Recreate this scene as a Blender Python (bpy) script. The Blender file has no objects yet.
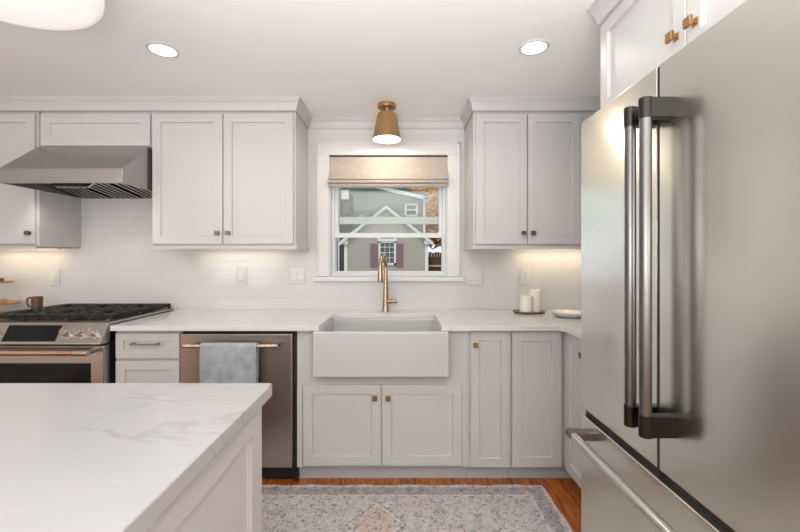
import bpy, bmesh, math, random
from mathutils import Vector, Matrix
random.seed(7)
S = bpy.context.scene
COL = S.collection
PI = math.pi

# ------------------------------------------------------------------ camera, world, sun, big lights, exposure
cam_d = bpy.data.cameras.new('camera'); cam = bpy.data.objects.new('camera', cam_d); COL.objects.link(cam)
cam_d.sensor_width = 36; cam_d.lens = 17.55; cam_d.shift_y = -0.010
cam_d.clip_start = 0.02; cam_d.clip_end = 300
cam.location = (0, 0, 1.27); cam.rotation_euler = (PI/2, 0, 0)
S.camera = cam

W = bpy.data.worlds.new('world'); S.world = W; W.use_nodes = True
wn = W.node_tree.nodes; wn['Background'].inputs[0].default_value = (0.86, 0.92, 1.0, 1); wn['Background'].inputs[1].default_value = 1.35

def lamp(name, kind, loc, energy, color=(1, 1, 1), target=None, **kw):
    d = bpy.data.lights.new(name, kind); d.energy = energy; d.color = color
    for k, v in kw.items(): setattr(d, k, v)
    o = bpy.data.objects.new(name, d); COL.objects.link(o); o.location = loc
    if target is not None:
        o.rotation_euler = (Vector(target) - Vector(loc)).to_track_quat('-Z', 'Y').to_euler()
    return o

lamp('sun', 'SUN', (0, 0, 20), 1.3, (1.0, 0.95, 0.88), (4, 14, 0), angle=0.2)
lamp('rear_fill', 'AREA', (-0.6, -2.9, 1.55), 14, (0.97, 0.985, 1.0), (-0.4, 3, 1.45), shape='RECTANGLE', size=3.6, size_y=1.7)  # added unseen fill against the rear wall; no window is built here
lamp('ceiling_bounce_fill', 'AREA', (-0.3, -1.75, 1.0), 100, (0.92, 0.97, 1.0), (-0.3, -1.65, 2.28), shape='RECTANGLE', size=2.8, size_y=1.4)  # added upward fill behind the camera to brighten the ceiling
lamp('ceiling_bounce_fill', 'AREA', (0.02, -0.20, 1.22), 56, (0.92, 0.97, 1.0), (0.04, -0.16, 2.28), shape='RECTANGLE', size=0.9, size_y=0.6)  # second added upward fill, lifts the ceiling and the right-hand cabinets
lamp('left_fill', 'AREA', (-3.42, -1.85, 1.5), 42, (0.94, 0.975, 1.0), (1.0, 1.6, 1.4), shape='RECTANGLE', size=2.2, size_y=1.4)  # unseen area light added at the plain left wall to brighten the right side
lamp('right_fill', 'AREA', (1.50, -1.6, 1.5), 5, (0.97, 0.985, 1.0), (-1.2, 1.5, 1.6), shape='RECTANGLE', size=1.6, size_y=1.5)  # weak added fill at the plain right wall, out of view

S.view_settings.view_transform = 'Standard'; S.view_settings.look = 'None'
S.view_settings.gamma = 1; S.view_settings.use_curve_mapping = False
S.view_settings.exposure = 0.08

# ------------------------------------------------------------------ materials
def srgb(r, g, b):
    f = lambda c: (c/255/12.92) if c/255 <= 0.04045 else ((c/255+0.055)/1.055)**2.4
    return (f(r), f(g), f(b), 1)

class NT:
    def __init__(s, name):
        s.m = bpy.data.materials.new(name); s.m.use_nodes = True
        s.t = s.m.node_tree; s.n = s.t.nodes; s.p = s.n['Principled BSDF']
    def add(s, typ, **kw):
        o = s.n.new(typ)
        for k, v in kw.items(): setattr(o, k, v)
        return o
    def link(s, a, b): s.t.links.new(a, b)
    def val(s, sock, v):
        if hasattr(v, 'is_output'): s.link(v, sock)
        else: sock.default_value = v
    def math(s, op, a, b=0.0, c=None):
        o = s.add('ShaderNodeMath', operation=op); s.val(o.inputs[0], a); s.val(o.inputs[1], b)
        if c is not None: s.val(o.inputs[2], c)
        return o.outputs[0]
    def mix(s, f, a, b):
        o = s.add('ShaderNodeMix', data_type='RGBA'); s.val(o.inputs[0], f); s.val(o.inputs[6], a); s.val(o.inputs[7], b)
        return o.outputs[2]
    def obj(s, scale=(1, 1, 1)):
        c = s.add('ShaderNodeTexCoord'); mp = s.add('ShaderNodeMapping'); mp.inputs['Scale'].default_value = scale
        s.link(c.outputs['Object'], mp.inputs[0]); return mp.outputs[0]
    def noise(s, vec, scale, detail=2.0, rough=0.5, dist=0.0):
        o = s.add('ShaderNodeTexNoise'); s.link(vec, o.inputs['Vector'])
        o.inputs['Scale'].default_value = scale; o.inputs['Detail'].default_value = detail
        o.inputs['Roughness'].default_value = rough; o.inputs['Distortion'].default_value = dist
        return o
    def ramp(s, f, stops):
        o = s.add('ShaderNodeValToRGB'); s.link(f, o.inputs[0]); e = o.color_ramp.elements
        while len(e) < len(stops): e.new(0.5)
        for k, (p, c) in enumerate(stops): e[k].position = p; e[k].color = c
        return o.outputs[0]
    def bump(s, h, strength=0.2, dist=0.01):
        o = s.add('ShaderNodeBump'); o.inputs['Strength'].default_value = strength; o.inputs['Distance'].default_value = dist
        s.link(h, o.inputs['Height']); s.link(o.outputs[0], s.p.inputs['Normal'])
    def set(s, col=None, rough=None, metal=None, **kw):
        if col is not None: s.val(s.p.inputs['Base Color'], col)
        if rough is not None: s.val(s.p.inputs['Roughness'], rough)
        if metal is not None: s.val(s.p.inputs['Metallic'], metal)
        for k, v in kw.items(): s.val(s.p.inputs[k.replace('_', ' ')], v)

M = {}
def plain(name, col, rough=0.5, metal=0.0, var=0.03, vs=6.0, bump=0.0, bs=60, **kw):
    t = NT(name); v = t.obj(); n = t.noise(v, vs, 3)
    c2 = tuple(max(0, min(1, c*(1-var*2))) for c in col[:3]) + (1,)
    t.set(t.mix(n.outputs[0], c2, col), rough, metal, **kw)
    if bump:
        n2 = t.noise(v, bs, 3); t.bump(n2.outputs[0], bump, 0.002)
    M[name] = t.m
    return t

plain('cabinet_paint', (0.555, 0.54, 0.523, 1), 0.42, var=0.008)
plain('ceiling_paint', (0.90, 0.885, 0.87, 1), 0.75, var=0.008)
plain('wall_paint', (0.76, 0.74, 0.71, 1), 0.7, var=0.01)
plain('trim_paint', (0.70, 0.69, 0.675, 1), 0.35, var=0.008)
plain('vinyl_white', (0.66, 0.675, 0.68, 1), 0.35, var=0.01)
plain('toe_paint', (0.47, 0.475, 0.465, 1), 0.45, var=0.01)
plain('black_gap', (0.012, 0.011, 0.011, 1), 0.6)
plain('cast_iron', (0.014, 0.013, 0.013, 1), 0.55, bump=0.2, bs=250, Specular_IOR_Level=0.3)
plain('filter_dark', (0.01, 0.01, 0.01, 1), 1.0, Specular_IOR_Level=0.0)
plain('black_glass', (0.006, 0.007, 0.008, 1), 0.10, Specular_IOR_Level=0.25)
plain('black_enamel', (0.012, 0.012, 0.012, 1), 0.22)
plain('faucet_copper', (0.45, 0.315, 0.225, 1), 0.27, 1.0, var=0.04)
plain('brass', (0.55, 0.36, 0.17, 1), 0.34, 1.0, var=0.06, vs=30)
plain('knob_pewter', (0.20, 0.165, 0.13, 1), 0.4, 1.0, var=0.08, vs=40)
plain('knob_copper', (0.50, 0.28, 0.13, 1), 0.38, 1.0, var=0.08, vs=40)
plain('knob_brass', (0.30, 0.185, 0.08, 1), 0.38, 1.0, var=0.08, vs=40)
plain('champagne', (0.66, 0.50, 0.38, 1), 0.27, 1.0, var=0.05)
plain('copper', (0.66, 0.40, 0.27, 1), 0.25, 1.0, var=0.05)
plain('bronze_pull', (0.36, 0.29, 0.21, 1), 0.35, 1.0, var=0.06)
plain('chrome', (0.75, 0.73, 0.70, 1), 0.14, 1.0, var=0.02)
plain('dark_steel', (0.045, 0.042, 0.039, 1), 0.38, 1.0, var=0.05)
plain('porcelain', (0.52, 0.52, 0.512, 1), 0.22, var=0.005)
plain('plastic_white', (0.68, 0.66, 0.64, 1), 0.35, var=0.01)
plain('wax', (0.86, 0.80, 0.70, 1), 0.45, var=0.02, Subsurface_Weight=0.15)
plain('wick', (0.05, 0.04, 0.03, 1), 0.9)
plain('ceramic_white', (0.82, 0.79, 0.75, 1), 0.2, var=0.01)
plain('pink_dots', (0.62, 0.42, 0.34, 1), 0.4)
plain('brown_glaze', (0.17, 0.075, 0.03, 1), 0.3, var=0.3, vs=25)
plain('tan_pottery', (0.50, 0.28, 0.11, 1), 0.4, var=0.2, vs=25)
plain('grey_siding_trim', (0.68, 0.68, 0.66, 1), 0.5)
plain('shutter_plum', (0.21, 0.115, 0.135, 1), 0.6, var=0.05)
plain('far_glass', (0.10, 0.11, 0.11, 1), 0.10)
plain('shingles', (0.16, 0.12, 0.10, 1), 0.9, var=0.3, vs=12)
plain('shed_roof', (0.62, 0.61, 0.59, 1), 0.7)
plain('bark', (0.08, 0.06, 0.05, 1), 0.9, var=0.3, vs=10)
plain('lawn', (0.10, 0.13, 0.06, 1), 0.95, var=0.3, vs=3)
plain('house_brick', (0.10, 0.085, 0.08, 1), 0.9, var=0.2, vs=10)

def wood(name, c1, c2, scale, rough=0.35, bump=0.05):
    t = NT(name); v = t.obj(scale); n = t.noise(v, 6, 6, 0.6, 1.2)
    t.set(t.ramp(n.outputs[0], [(0.3, c1), (0.7, c2)]), rough); t.bump(n.outputs[0], bump, 0.002); M[name] = t.m
wood('tray_wood', (0.12, 0.045, 0.018, 1), (0.30, 0.13, 0.055, 1), (3, 20, 20))
wood('board_wood', (0.45, 0.26, 0.12, 1), (0.62, 0.40, 0.21, 1), (3, 20, 20))
wood('fence_wood', (0.05, 0.024, 0.014, 1), (0.12, 0.06, 0.032, 1), (14, 14, 0.7), 0.85)

# brushed steel with grain along one axis
def steel(name, col, rough, grain, aniso=0.0, axis='Z', k=1.0):
    t = NT(name); v = t.obj(grain); n = t.noise(v, 1.0, 4, 0.6)
    big = t.noise(t.obj(), 1.6, 2)
    f = t.math('ADD', t.math('MULTIPLY', n.outputs[0], 0.6), t.math('MULTIPLY', big.outputs[0], 0.4))
    lo = tuple(c*(1-0.10*k) for c in col[:3]) + (1,); hi = tuple(min(1, c*(1+0.08*k)) for c in col[:3]) + (1,)
    t.set(t.ramp(f, [(0.3, lo), (0.7, hi)]), None, 1.0)
    t.set(None, t.math('MULTIPLY_ADD', n.outputs[0], 0.08*k, rough))
    if aniso:
        tg = t.add('ShaderNodeTangent', direction_type='RADIAL', axis=axis)
        t.link(tg.outputs[0], t.p.inputs['Tangent']); t.set(Anisotropic=aniso, Anisotropic_Rotation=0.25)
    t.bump(n.outputs[0], 0.012*k, 0.001); M[name] = t.m
steel('fridge_steel', (0.74, 0.72, 0.66, 1), 0.23, (3, 3, 260), 0.75, 'Z', 0.22)
steel('hood_steel', (0.40, 0.38, 0.36, 1), 0.27, (1.2, 120, 120), 0, 'Z', 0.05)
steel('dishwasher_steel', (0.46, 0.405, 0.365, 1), 0.28, (2, 120, 200), 0, 'Z', 0.3)
steel('range_steel', (0.50, 0.462, 0.43, 1), 0.25, (2, 120, 160), 0, 'Z', 0.2)
steel('handle_steel', (0.19, 0.185, 0.18, 1), 0.27, (300, 300, 3))
steel('bar_steel', (0.62, 0.59, 0.55, 1), 0.17, (300, 3, 300))

# glazed subway tile, long thin format
t = NT('subway_tile')
c = t.add('ShaderNodeTexCoord'); sx = t.add('ShaderNodeSeparateXYZ'); t.link(c.outputs['Object'], sx.inputs[0])
cb = t.add('ShaderNodeCombineXYZ'); t.link(sx.outputs[0], cb.inputs[0]); t.link(sx.outputs[2], cb.inputs[1])
b = t.add('ShaderNodeTexBrick', offset=0.5); t.link(cb.outputs[0], b.inputs['Vector'])
b.inputs['Color1'].default_value = (0.645, 0.635, 0.622, 1); b.inputs['Color2'].default_value = (0.66, 0.65, 0.635, 1)
b.inputs['Mortar'].default_value = (0.60, 0.59, 0.575, 1); b.inputs['Scale'].default_value = 1.0
b.inputs['Mortar Size'].default_value = 0.0016; b.inputs['Mortar Smooth'].default_value = 0.4
b.inputs['Brick Width'].default_value = 0.215; b.inputs['Row Height'].default_value = 0.0655
n = t.noise(c.outputs['Object'], 9, 2)
t.set(b.outputs['Color'], 0.13)
h = t.math('SUBTRACT', t.math('MULTIPLY', n.outputs[0], 0.5), b.outputs['Fac'])
t.bump(h, 0.22, 0.004); M['subway_tile'] = t.m

# quartz with thin grey veins
def quartz(name, base, vein, amount):
    t = NT(name); v = t.obj()
    def vein_mask(scale, dist, width, mscale, lo, hi, off):
        mp = t.add('ShaderNodeMapping'); mp.inputs['Location'].default_value = off; mp.inputs['Rotation'].default_value = (0, 0, 0.5)
        mp.inputs['Scale'].default_value = (0.55, 1.3, 1); t.link(v, mp.inputs[0])
        n = t.noise(mp.outputs[0], scale, 5, 0.55, dist)
        d = t.math('ABSOLUTE', t.math('SUBTRACT', n.outputs[0], 0.5))
        line = t.math('SUBTRACT', 1.0, t.math('MINIMUM', t.math('DIVIDE', d, width), 1.0))
        mk = t.noise(mp.outputs[0], mscale, 2)
        mr = t.add('ShaderNodeMapRange'); t.link(mk.outputs[0], mr.inputs[0]); mr.inputs[1].default_value = lo; mr.inputs[2].default_value = hi
        return t.math('MULTIPLY', line, mr.outputs[0])
    a = vein_mask(1.7, 0.6, 0.010, 2.0, 0.45, 0.62, (3.1, 1.7, 0))
    b2 = vein_mask(3.1, 1.0, 0.016, 2.6, 0.50, 0.68, (8.3, 4.4, 0))
    m_ = t.math('MINIMUM', t.math('ADD', t.math('MULTIPLY', a, amount), t.math('MULTIPLY', b2, amount*0.5)), 1.0)
    t.set(t.mix(m_, base, vein), 0.17); M[name] = t.m
quartz('quartz', (0.425, 0.416, 0.406, 1), (0.25, 0.245, 0.235, 1), 0.36)
quartz('quartz_plain', (0.66, 0.645, 0.63, 1), (0.5, 0.485, 0.47, 1), 0.12)

# hardwood floor, boards along Y
t = NT('oak_floor')
c = t.add('ShaderNodeTexCoord'); sx = t.add('ShaderNodeSeparateXYZ'); t.link(c.outputs['Object'], sx.inputs[0])
cb = t.add('ShaderNodeCombineXYZ'); t.link(sx.outputs[1], cb.inputs[0]); t.link(sx.outputs[0], cb.inputs[1])
b = t.add('ShaderNodeTexBrick', offset=0.37); t.link(cb.outputs[0], b.inputs['Vector'])
b.inputs['Color1'].default_value = (0.42, 0.42, 0.42, 1); b.inputs['Color2'].default_value = (0.62, 0.62, 0.62, 1); b.inputs['Mortar'].default_value = (0.1, 0.1, 0.1, 1)
b.inputs['Scale'].default_value = 1; b.inputs['Brick Width'].default_value = 0.9; b.inputs['Row Height'].default_value = 0.083; b.inputs['Mortar Size'].default_value = 0.0012
mp = t.add('ShaderNodeMapping'); mp.inputs['Scale'].default_value = (9, 1.1, 1); t.link(c.outputs['Object'], mp.inputs[0])
n = t.noise(mp.outputs[0], 4, 7, 0.62, 1.5)
f = t.math('ADD', t.math('MULTIPLY', n.outputs[0], 0.8), t.math('MULTIPLY', b.outputs['Color'], 0.25))
col = t.ramp(f, [(0.36, (0.15, 0.033, 0.006, 1)), (0.52, (0.37, 0.100, 0.016, 1)), (0.68, (0.53, 0.175, 0.032, 1))])
t.set(t.mix(b.outputs['Fac'], col, (0.05, 0.014, 0.005, 1)), 0.27); t.bump(f, 0.04, 0.002); M['oak_floor'] = t.m

# faded oriental runner
RX0, RX1, RY0, RY1 = -0.99, 0.790, 1.22, 2.165
t = NT('rug_pile')
c = t.add('ShaderNodeTexCoord'); sx = t.add('ShaderNodeSeparateXYZ'); t.link(c.outputs['Object'], sx.inputs[0])
wob = t.noise(c.outputs['Object'], 26, 2)
wx = t.math('MULTIPLY_ADD', wob.outputs[0], 0.016, -0.008)
X = t.math('ADD', sx.outputs[0], wx); Y = t.math('ADD', sx.outputs[1], wx)
hx, hy = (RX1-RX0)/2, (RY1-RY0)/2
ex = t.math('SUBTRACT', hx, t.math('ABSOLUTE', X)); ey = t.math('SUBTRACT', hy, t.math('ABSOLUTE', Y))
edge = t.math('MINIMUM', ex, ey)
fine = t.noise(c.outputs['Object'], 55, 3, 0.7); mid = t.noise(c.outputs['Object'], 22, 4, 0.65, 0.6); big = t.noise(c.outputs['Object'], 5, 3)
fleck = t.noise(c.outputs['Object'], 52, 4, 0.75, 1.0); fle2 = t.noise(c.outputs['Object'], 70, 3, 0.7, 0.5)
def gt(a, b_): return t.math('GREATER_THAN', a, b_)
def band(a, lo, hi): return t.math('MULTIPLY', gt(a, lo), t.math('LESS_THAN', a, hi))
def soft(a, lo, hi):
    r_ = t.add('ShaderNodeMapRange'); t.link(a, r_.inputs[0]); r_.inputs[1].default_value = lo; r_.inputs[2].default_value = hi; return r_.outputs[0]
field = t.ramp(mid.outputs[0], [(0.30, srgb(156, 150, 150)), (0.5, srgb(194, 185, 179)), (0.70, srgb(202, 180, 167))])
field = t.mix(t.math('MULTIPLY', soft(big.outputs[0], 0.4, 0.65), 0.6), field, srgb(198, 193, 190))
bord = t.ramp(mid.outputs[0], [(0.30, srgb(118, 119, 128)), (0.5, srgb(156, 152, 154)), (0.72, srgb(182, 160, 150))])
colr = t.mix(t.math('MULTIPLY', t.math('MULTIPLY', soft(edge, 0.016, 0.026), t.math('SUBTRACT', 1.0, soft(edge, 0.080, 0.092))), 0.85), field, bord)
colr = t.mix(t.math('MULTIPLY', band(edge, 0.090, 0.100), 0.5), colr, srgb(220, 212, 206))
colr = t.mix(t.math('MULTIPLY', t.math('LESS_THAN', edge, 0.012), 0.7), colr, srgb(214, 206, 200))
dia = t.math('ADD', t.math('DIVIDE', t.math('ABSOLUTE', t.math('ADD', X, 0.012)), 0.140), t.math('DIVIDE', t.math('ABSOLUTE', t.math('SUBTRACT', Y, 0.155)), 0.165))
colr = t.mix(t.math('MULTIPLY', t.math('LESS_THAN', dia, 0.88), 0.55), colr, srgb(198, 172, 152))
colr = t.mix(t.math('MULTIPLY', band(dia, 0.88, 0.96), 0.65), colr, srgb(214, 214, 212))
colr = t.mix(t.math('MULTIPLY', band(dia, 0.96, 1.06), t.math('MULTIPLY', soft(fleck.outputs[0], 0.42, 0.55), 0.85)), colr, srgb(104, 112, 122))
# mirrored motifs: the fleck noise is read on folded coordinates so that it repeats like a woven pattern
fold = t.add('ShaderNodeCombineXYZ'); t.link(t.math('PINGPONG', X, 0.145), fold.inputs[0]); t.link(t.math('ABSOLUTE', Y), fold.inputs[1])
mo = t.noise(fold.outputs[0], 34, 3, 0.6, 1.4); mo2 = t.noise(fold.outputs[0], 31, 3, 0.6, 0.8)
colr = t.mix(t.math('MULTIPLY', t.math('MULTIPLY', soft(mo.outputs[0], 0.54, 0.60), soft(fine.outputs[0], 0.40, 0.55)), 0.85), colr, srgb(96, 96, 106))
colr = t.mix(t.math('MULTIPLY', soft(mo2.outputs[0], 0.58, 0.64), 0.5), colr, srgb(176, 138, 116))
colr = t.mix(t.math('MULTIPLY', soft(fleck.outputs[0], 0.555, 0.62), 0.7), colr, srgb(100, 98, 104))
colr = t.mix(t.math('MULTIPLY', soft(fle2.outputs[0], 0.55, 0.62), 0.35), colr, srgb(232, 224, 218))
t.set(colr, 0.95); t.bump(t.noise(c.outputs['Object'], 420, 2).outputs[0], 0.4, 0.004); M['rug_pile'] = t.m

# cloth
def cloth(name, col, scale, trans=0.0):
    t = NT(name); v = t.obj()
    w1 = t.noise(t.obj((scale, scale, 20)), 1, 2); w2 = t.noise(t.obj((20, 20, scale)), 1, 2)
    f = t.math('MULTIPLY', t.math('ADD', w1.outputs[0], w2.outputs[0]), 0.5)
    lo = tuple(c_*0.8 for c_ in col[:3]) + (1,); hi = tuple(min(1, c_*1.15) for c_ in col[:3]) + (1,)
    cc = t.ramp(f, [(0.35, lo), (0.65, hi)])
    t.set(cc, 0.95); t.bump(f, 0.3, 0.002)
    if trans:
        out = t.n['Material Output']; tr = t.add('ShaderNodeBsdfTranslucent'); t.link(cc, tr.inputs[0])
        ms = t.add('ShaderNodeMixShader'); ms.inputs[0].default_value = trans
        t.link(t.p.outputs[0], ms.inputs[1]); t.link(tr.outputs[0], ms.inputs[2]); t.link(ms.outputs[0], out.inputs[0])
    M[name] = t.m
cloth('shade_linen', (0.60, 0.52, 0.455, 1), 300, 0.25)
# terry towel
t = NT('towel_terry'); v = t.obj()
n1 = t.noise(v, 14, 4, 0.55, 0.6); n2 = t.noise(v, 150, 3)
t.set(t.ramp(n1.outputs[0], [(0.30, (0.29, 0.315, 0.34, 1)), (0.70, (0.44, 0.47, 0.495, 1))]), 0.95)
t.bump(t.math('ADD', n2.outputs[0], n1.outputs[0]), 0.7, 0.006); M['towel_terry'] = t.m

# siding
def siding(name, col, row):
    t = NT(name); c = t.add('ShaderNodeTexCoord'); sx = t.add('ShaderNodeSeparateXYZ'); t.link(c.outputs['Object'], sx.inputs[0])
    fr = t.math('FRACT', t.math('DIVIDE', sx.outputs[2], row))
    n = t.noise(c.outputs['Object'], 2.0, 3)
    lo = tuple(x*0.9 for x in col[:3]) + (1,)
    cc = t.mix(n.outputs[0], lo, col)
    t.set(cc, 0.7); t.bump(fr, 0.9, 0.05); M[name] = t.m
siding('siding_beige', (0.52, 0.462, 0.405, 1), 0.16)
siding('siding_grey', (0.25, 0.245, 0.215, 1), 0.20)

# thin window glass: mostly clear, a fresnel share of mirror
t = NT('window_glass'); out = t.n['Material Output']
tr = t.add('ShaderNodeBsdfTransparent'); tr.inputs[0].default_value = (0.93, 0.95, 0.93, 1)
gl = t.add('ShaderNodeBsdfGlossy'); gl.inputs['Roughness'].default_value = 0.0
nz = t.noise(t.obj(), 3, 1); fz = t.add('ShaderNodeFresnel'); t.link(t.math('MULTIPLY_ADD', nz.outputs[0], 0.02, 1.46), fz.inputs[0])
ms = t.add('ShaderNodeMixShader'); t.link(t.math('MULTIPLY', fz.outputs[0], 0.9), ms.inputs[0])
t.link(tr.outputs[0], ms.inputs[1]); t.link(gl.outputs[0], ms.inputs[2]); t.link(ms.outputs[0], out.inputs[0]); M['window_glass'] = t.m

def emit(name, col, strength):
    t = NT(name); n = t.noise(t.obj(), 3, 1)
    t.set((0.6, 0.59, 0.58, 1), 0.5, Emission_Color=t.mix(n.outputs[0], tuple(x*0.97 for x in col[:3])+(1,), col), Emission_Strength=strength); M[name] = t.m
emit('can_glow', (1, 0.97, 0.92, 1), 5.0)
emit('drum_glow', (1.0, 0.87, 0.80, 1), 0.42)
emit('bulb_glow', (1, 0.86, 0.64, 1), 4.0)
emit('strip_glow', (1, 0.84, 0.62, 1), 1.5)
emit('hood_bulb', (1, 0.93, 0.82, 1), 4.0)

t = NT('autumn_leaf'); oi = t.noise(t.obj(), 3.2, 3, 0.7)
t.set(t.ramp(oi.outputs[0], [(0.33, (0.30, 0.10, 0.02, 1)), (0.5, (0.80, 0.34, 0.06, 1)), (0.68, (0.95, 0.62, 0.22, 1))]), 0.8); M['autumn_leaf'] = t.m

# ------------------------------------------------------------------ mesh helpers
class MB:
    def __init__(s): s.bm = bmesh.new()
    def merge(s, b):
        me = bpy.data.meshes.new('tmp'); b.to_mesh(me); b.free(); s.bm.from_mesh(me); bpy.data.meshes.remove(me); return s
    def box(s, x0, x1, y0, y1, z0, z1, bev=0.0, seg=2):
        b = bmesh.new(); bmesh.ops.create_cube(b, size=1)
        for v in b.verts: v.co = ((x0+x1)/2+v.co.x*(x1-x0), (y0+y1)/2+v.co.y*(y1-y0), (z0+z1)/2+v.co.z*(z1-z0))
        if bev: bmesh.ops.bevel(b, geom=b.edges[:], offset=bev, segments=seg, affect='EDGES', profile=0.5)
        return s.merge(b)
    def cyl(s, p0, p1, r0, r1=None, seg=24, bev=0.0):
        r1 = r0 if r1 is None else r1
        p0, p1 = Vector(p0), Vector(p1); d = p1-p0
        b = bmesh.new(); bmesh.ops.create_cone(b, cap_ends=True, segments=seg, radius1=r0, radius2=r1, depth=d.length)
        if bev:
            es = [e for e in b.edges if abs(e.verts[0].co.z-e.verts[1].co.z) < 1e-6]
            bmesh.ops.bevel(b, geom=es, offset=bev, segments=2, affect='EDGES', profile=0.5)
        q = d.to_track_quat('Z', 'Y')
        for v in b.verts: v.co = q @ v.co + (p0+p1)/2
        return s.merge(b)
    def lathe(s, prof, c, seg=40):
        b = bmesh.new(); rings = []
        for r, z in prof:
            rings.append([b.verts.new((c[0]+r*math.cos(2*PI*k/seg), c[1]+r*math.sin(2*PI*k/seg), c[2]+z)) for k in range(seg)])
        for a, d in zip(rings, rings[1:]):
            for k in range(seg): b.faces.new((a[k], a[(k+1) % seg], d[(k+1) % seg], d[k]))
        bmesh.ops.remove_doubles(b, verts=b.verts[:], dist=1e-6)
        bmesh.ops.recalc_face_normals(b, faces=b.faces[:])
        return s.merge(b)
    def tube(s, pts, r, seg=14, cap=True):
        pts = [Vector(p) for p in pts]; b = bmesh.new(); rings = []
        rs = r if isinstance(r, (list, tuple)) else [r]*len(pts)
        up = None
        for i, p in enumerate(pts):
            tg = (pts[min(i+1, len(pts)-1)]-pts[max(i-1, 0)]).normalized()
            if up is None:
                up = Vector((0, 0, 1)) if abs(tg.z) < 0.9 else Vector((1, 0, 0))
            side = tg.cross(up).normalized(); up = side.cross(tg).normalized()
            rings.append([b.verts.new(p+(side*math.cos(2*PI*k/seg)+up*math.sin(2*PI*k/seg))*rs[i]) for k in range(seg)])
        for a, d in zip(rings, rings[1:]):
            for k in range(seg): b.faces.new((a[k], a[(k+1) % seg], d[(k+1) % seg], d[k]))
        if cap: b.faces.new(rings[0]); b.faces.new(rings[-1])
        bmesh.ops.recalc_face_normals(b, faces=b.faces[:])
        return s.merge(b)
    def prism(s, poly, f0, f1, bev=0.0):
        """poly: list of 2-tuples; f0/f1: functions mapping (u,v) to the two end faces"""
        b = bmesh.new(); A = [b.verts.new(f0(*p)) for p in poly]; B = [b.verts.new(f1(*p)) for p in poly]
        b.faces.new(A); b.faces.new(B[::-1])
        n = len(poly)
        for k in range(n): b.faces.new((A[k], B[k], B[(k+1) % n], A[(k+1) % n]))
        bmesh.ops.recalc_face_normals(b, faces=b.faces[:])
        if bev: bmesh.ops.bevel(b, geom=b.edges[:], offset=bev, segments=2, affect='EDGES', profile=0.5)
        return s.merge(b)
    def sweep(s, prof, path):
        """prof: (out, z) points; path: list of (x,y); profile leans to the right of the path, mitred"""
        b = bmesh.new(); rings = []
        P = [Vector((x, y)) for x, y in path]
        for i, p in enumerate(P):
            d1 = (P[i]-P[i-1]).normalized() if i > 0 else (P[1]-P[0]).normalized()
            d2 = (P[i+1]-P[i]).normalized() if i < len(P)-1 else d1
            n1 = Vector((d1.y, -d1.x)); n2 = Vector((d2.y, -d2.x)); m_ = (n1+n2).normalized(); k = 1/max(0.2, m_.dot(n1))
            rings.append([b.verts.new((p.x+m_.x*k*o, p.y+m_.y*k*o, z)) for o, z in prof])
        for a, d in zip(rings, rings[1:]):
            for k in range(len(prof)): b.faces.new((a[k], a[(k+1) % len(prof)], d[(k+1) % len(prof)], d[k]))
        b.faces.new(rings[0]); b.faces.new(rings[-1])
        bmesh.ops.recalc_face_normals(b, faces=b.faces[:])
        return s.merge(b)
    def shaker(s, F, u0, u1, v0, v1, th=0.02, rail=0.06, rec=0.010, s1=0.0035, s2=0.008):
        """shaker door: F(u,v,w) with w outward from the back of the door"""
        b = bmesh.new()
        def ring(d, w): return [b.verts.new(F(*q, w)) for q in ((u0+d, v0+d), (u1-d, v0+d), (u1-d, v1-d), (u0+d, v1-d))]
        e = 0.0022
        rs = [ring(0, 0), ring(0, th-e), ring(e, th), ring(rail, th), ring(rail+s1, th-rec), ring(rail+s2, th-rec)]
        for a, d in zip(rs, rs[1:]):
            for k in range(4): b.faces.new((a[k], a[(k+1) % 4], d[(k+1) % 4], d[k]))
        b.faces.new(rs[0]); b.faces.new(rs[-1])
        bmesh.ops.recalc_face_normals(b, faces=b.faces[:])
        return s.merge(b)
    def build(s, name, mat, parent=None, smooth=False, loc=None):
        me = bpy.data.meshes.new(name); s.bm.to_mesh(me); s.bm.free()
        o = bpy.data.objects.new(name, me); COL.objects.link(o)
        off = Vector((0, 0, 0))
        if parent is not None:
            q = parent
            while q is not None: off += q.location; q = q.parent
            o.parent = parent
        if loc is not None: o.location = Vector(loc)-off; off = Vector(loc)
        for v in me.vertices: v.co -= off
        me.materials.append(M[mat])
        if smooth:
            for p in me.polygons: p.use_smooth = True
            me.set_sharp_from_angle(angle=math.radians(50))
            wm = o.modifiers.new('weighted_normal', 'WEIGHTED_NORMAL'); wm.keep_sharp = True; wm.weight = 90
        return o

def tag(o, label, cat, group=None):
    o['label'] = label; o['category'] = cat
    if group: o['group'] = group
    return o
def thing(name, label, cat, loc, group=None):
    o = bpy.data.objects.new(name, None); COL.objects.link(o); o.location = loc; o.empty_display_size = 0.1
    return tag(o, label, cat, group)
def struct(o): o['kind'] = 'structure'; return o
FY = lambda y: (lambda u, v, w: (u, y-w, v))       # faces the camera (normal -Y), back of door at y
FX = lambda x: (lambda u, v, w: (x-w, u, v))       # faces -X
GX = lambda x: (lambda u, v, w: (x+w, u, v))       # faces +X

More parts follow.
